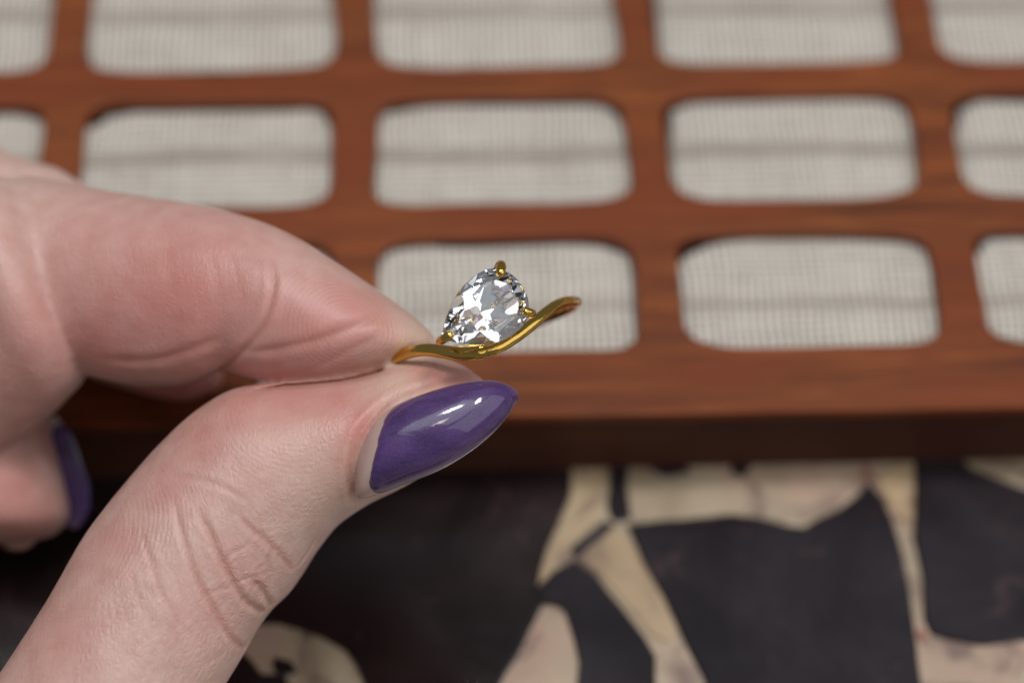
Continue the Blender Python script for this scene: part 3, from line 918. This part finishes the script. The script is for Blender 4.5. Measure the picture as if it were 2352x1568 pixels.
for nm, arr in (('redness', red), ('pale', pale), ('ridge', ridge), ('ridge_mask', rmask), ('crease', crease), ('dryness', dry)):
    at_ = me2.attributes.new(nm, 'FLOAT', 'POINT'); at_.data.foreach_set('value', arr.astype(np.float32))
me2.shade_smooth()
tag(hand, 'pale hand pinching a gold ring between thumb and index finger, long purple nails', 'hand')

# ------------------------------------------------------------------ finger nails
def nail(stations, arch, tip_drop, normal_depth, polish_from, name='fingernail'):
    """curved plate between two traced edges; stations = [(upper px, lower px, distance)], base to tip"""
    S = np.array([np.concatenate([at(*u, d), at(*l, d)]) for u, l, d in stations])
    F = catmull(S, 8); n = len(F); NV = 28
    rows = []; nn = normal_depth
    hw = np.array([np.linalg.norm(s[:3] - s[3:]) / 2 for s in F]); hmax = hw.max()
    for i, s in enumerate(F):
        u, l = s[:3], s[3:]
        row = []
        for k in range(NV + 1):
            v = -1 + 2 * k / NV
            v2 = math.sin(v * math.pi / 2)
            c = (u + l) / 2 + (u - l) / 2 * v2
            rise = arch * (hw[i] / hmax) * (math.sqrt(max(0, 1 - .96 * v2 * v2)) - .2)
            row.append(c + nn * rise)
        rows.append(row)
    def plate(nm, mat, par, lift, i0, thick, wob):
        bm = bmesh.new(); top = []; bot = []
        idx = range(i0, n)
        for i in idx:
            rt, rb = [], []
            for k in range(NV + 1):
                p = rows[i][k]
                t1 = (i - i0) / 4.0; edge = min(1, t1 * .8 + .15) * min(1, min(k, NV - k) / 3 + .25) if wob else 1
                if wob and i - i0 < 3:
                    v = -1 + 2 * k / NV
                    p = p + (rows[min(i + 6, n - 1)][k] - p) * (noise.noise(Vector((v * 3.1, 7, 0))) * .35 + .1)
                rt.append(bm.verts.new(Vector(p + nn * (lift * edge)) * MM))
                rb.append(bm.verts.new(Vector(p - nn * thick) * MM))
            top.append(rt); bot.append(rb)
        m = len(top)
        for i in range(m - 1):
            for k in range(NV):
                bm.faces.new((top[i][k], top[i][k + 1], top[i + 1][k + 1], top[i + 1][k]))
                bm.faces.new((bot[i][k + 1], bot[i][k], bot[i + 1][k], bot[i + 1][k + 1]))
            for k in (0, NV):
                bm.faces.new((top[i][k], top[i + 1][k], bot[i + 1][k], bot[i][k]))
        for i in (0, m - 1):
            for k in range(NV):
                bm.faces.new((top[i][k + 1], top[i][k], bot[i][k], bot[i][k + 1]))
        return from_bm(nm, bm, mat, par, True)
    base = plate(name, NAIL, hand, 0, 0, .35, False)
    R_ = np.array(rows)
    def surf(i, v):                                     # bilinear point on the plate
        i = min(max(i, 0), n - 1.001); k = min(max((v + 1) / 2 * NV, 0), NV - .001)
        a, b = int(i), int(k); fi, fk = i - a, k - b
        return (R_[a, b] * (1 - fi) + R_[a + 1, b] * fi) * (1 - fk) + (R_[a, b + 1] * (1 - fi) + R_[a + 1, b + 1] * fi) * fk
    bm = bmesh.new(); top, bot = [], []
    NU, NW = 60, 36
    for iu in range(NU + 1):
        t = iu / NU; rt, rb = [], []
        for k in range(NW + 1):
            w = -1 + 2 * k / NW
            jag = noise.noise(Vector((w * 3.3, 7, 0))) * 1.3 + noise.noise(Vector((w * 9, 2, 0))) * .5
            st = polish_from + 5.0 * abs(w) ** 3 + 3.0 * max(0, -w) ** 2 + jag
            i = st + (n - 1.001 - st) * t
            v = w * (1 - .10 * (1 - t) ** 2 * (1 if w < 0 else .3))
            e = min(1, min(t * NU / 3.0, min(k, NW - k) / 2.0 + (0.35 if t > .3 else .1)) * .9 + .1)
            p = surf(i, v)
            rt.append(bm.verts.new(Vector(p + nn * (.30 * math.sqrt(e))) * MM)); rb.append(bm.verts.new(Vector(p - nn * .08) * MM))
        top.append(rt); bot.append(rb)
    for i in range(NU):
        for k in range(NW):
            bm.faces.new((top[i][k], top[i][k + 1], top[i + 1][k + 1], top[i + 1][k]))
            bm.faces.new((bot[i][k + 1], bot[i][k], bot[i + 1][k], bot[i + 1][k + 1]))
        for k in (0, NW):
            bm.faces.new((top[i][k], top[i + 1][k], bot[i + 1][k], bot[i][k]))
    for i in (0, NU):
        for k in range(NW):
            bm.faces.new((top[i][k + 1], top[i][k], bot[i][k], bot[i][k + 1]))
    pol = from_bm('nail_polish', bm, POLISH, base, True)
    return base, pol
ND = cdir(.10, .02, 1.0)
nail([((817, 1040), (814, 1085), 229.6), ((836, 998), (816, 1125), 229.4), ((868, 956), (826, 1145), 229.2), ((920, 925), (868, 1136), 229.0), ((980, 901), (935, 1110), 228.9),
      ((1040, 884), (1005, 1082), 228.8), ((1095, 874), (1068, 1046), 228.8), ((1140, 875), (1122, 1004), 229.0), ((1172, 887), (1162, 960), 229.4), ((1189, 901), (1189, 918), 230.0)],
     3.6, 0, ND, 18)
# middle finger's nail, seen from its side
nail([((122, 955), (98, 955), 256.5), ((138, 985), (104, 985), 256.3), ((154, 1030), (112, 1020), 256.2), ((168, 1075), (122, 1070), 256.0), ((184, 1120), (134, 1120), 256.0), ((186, 1175), (148, 1172), 256.2), ((172, 1212), (156, 1208), 256.6)],
     2.0, 0, cdir(.97, .1, .2), 6)
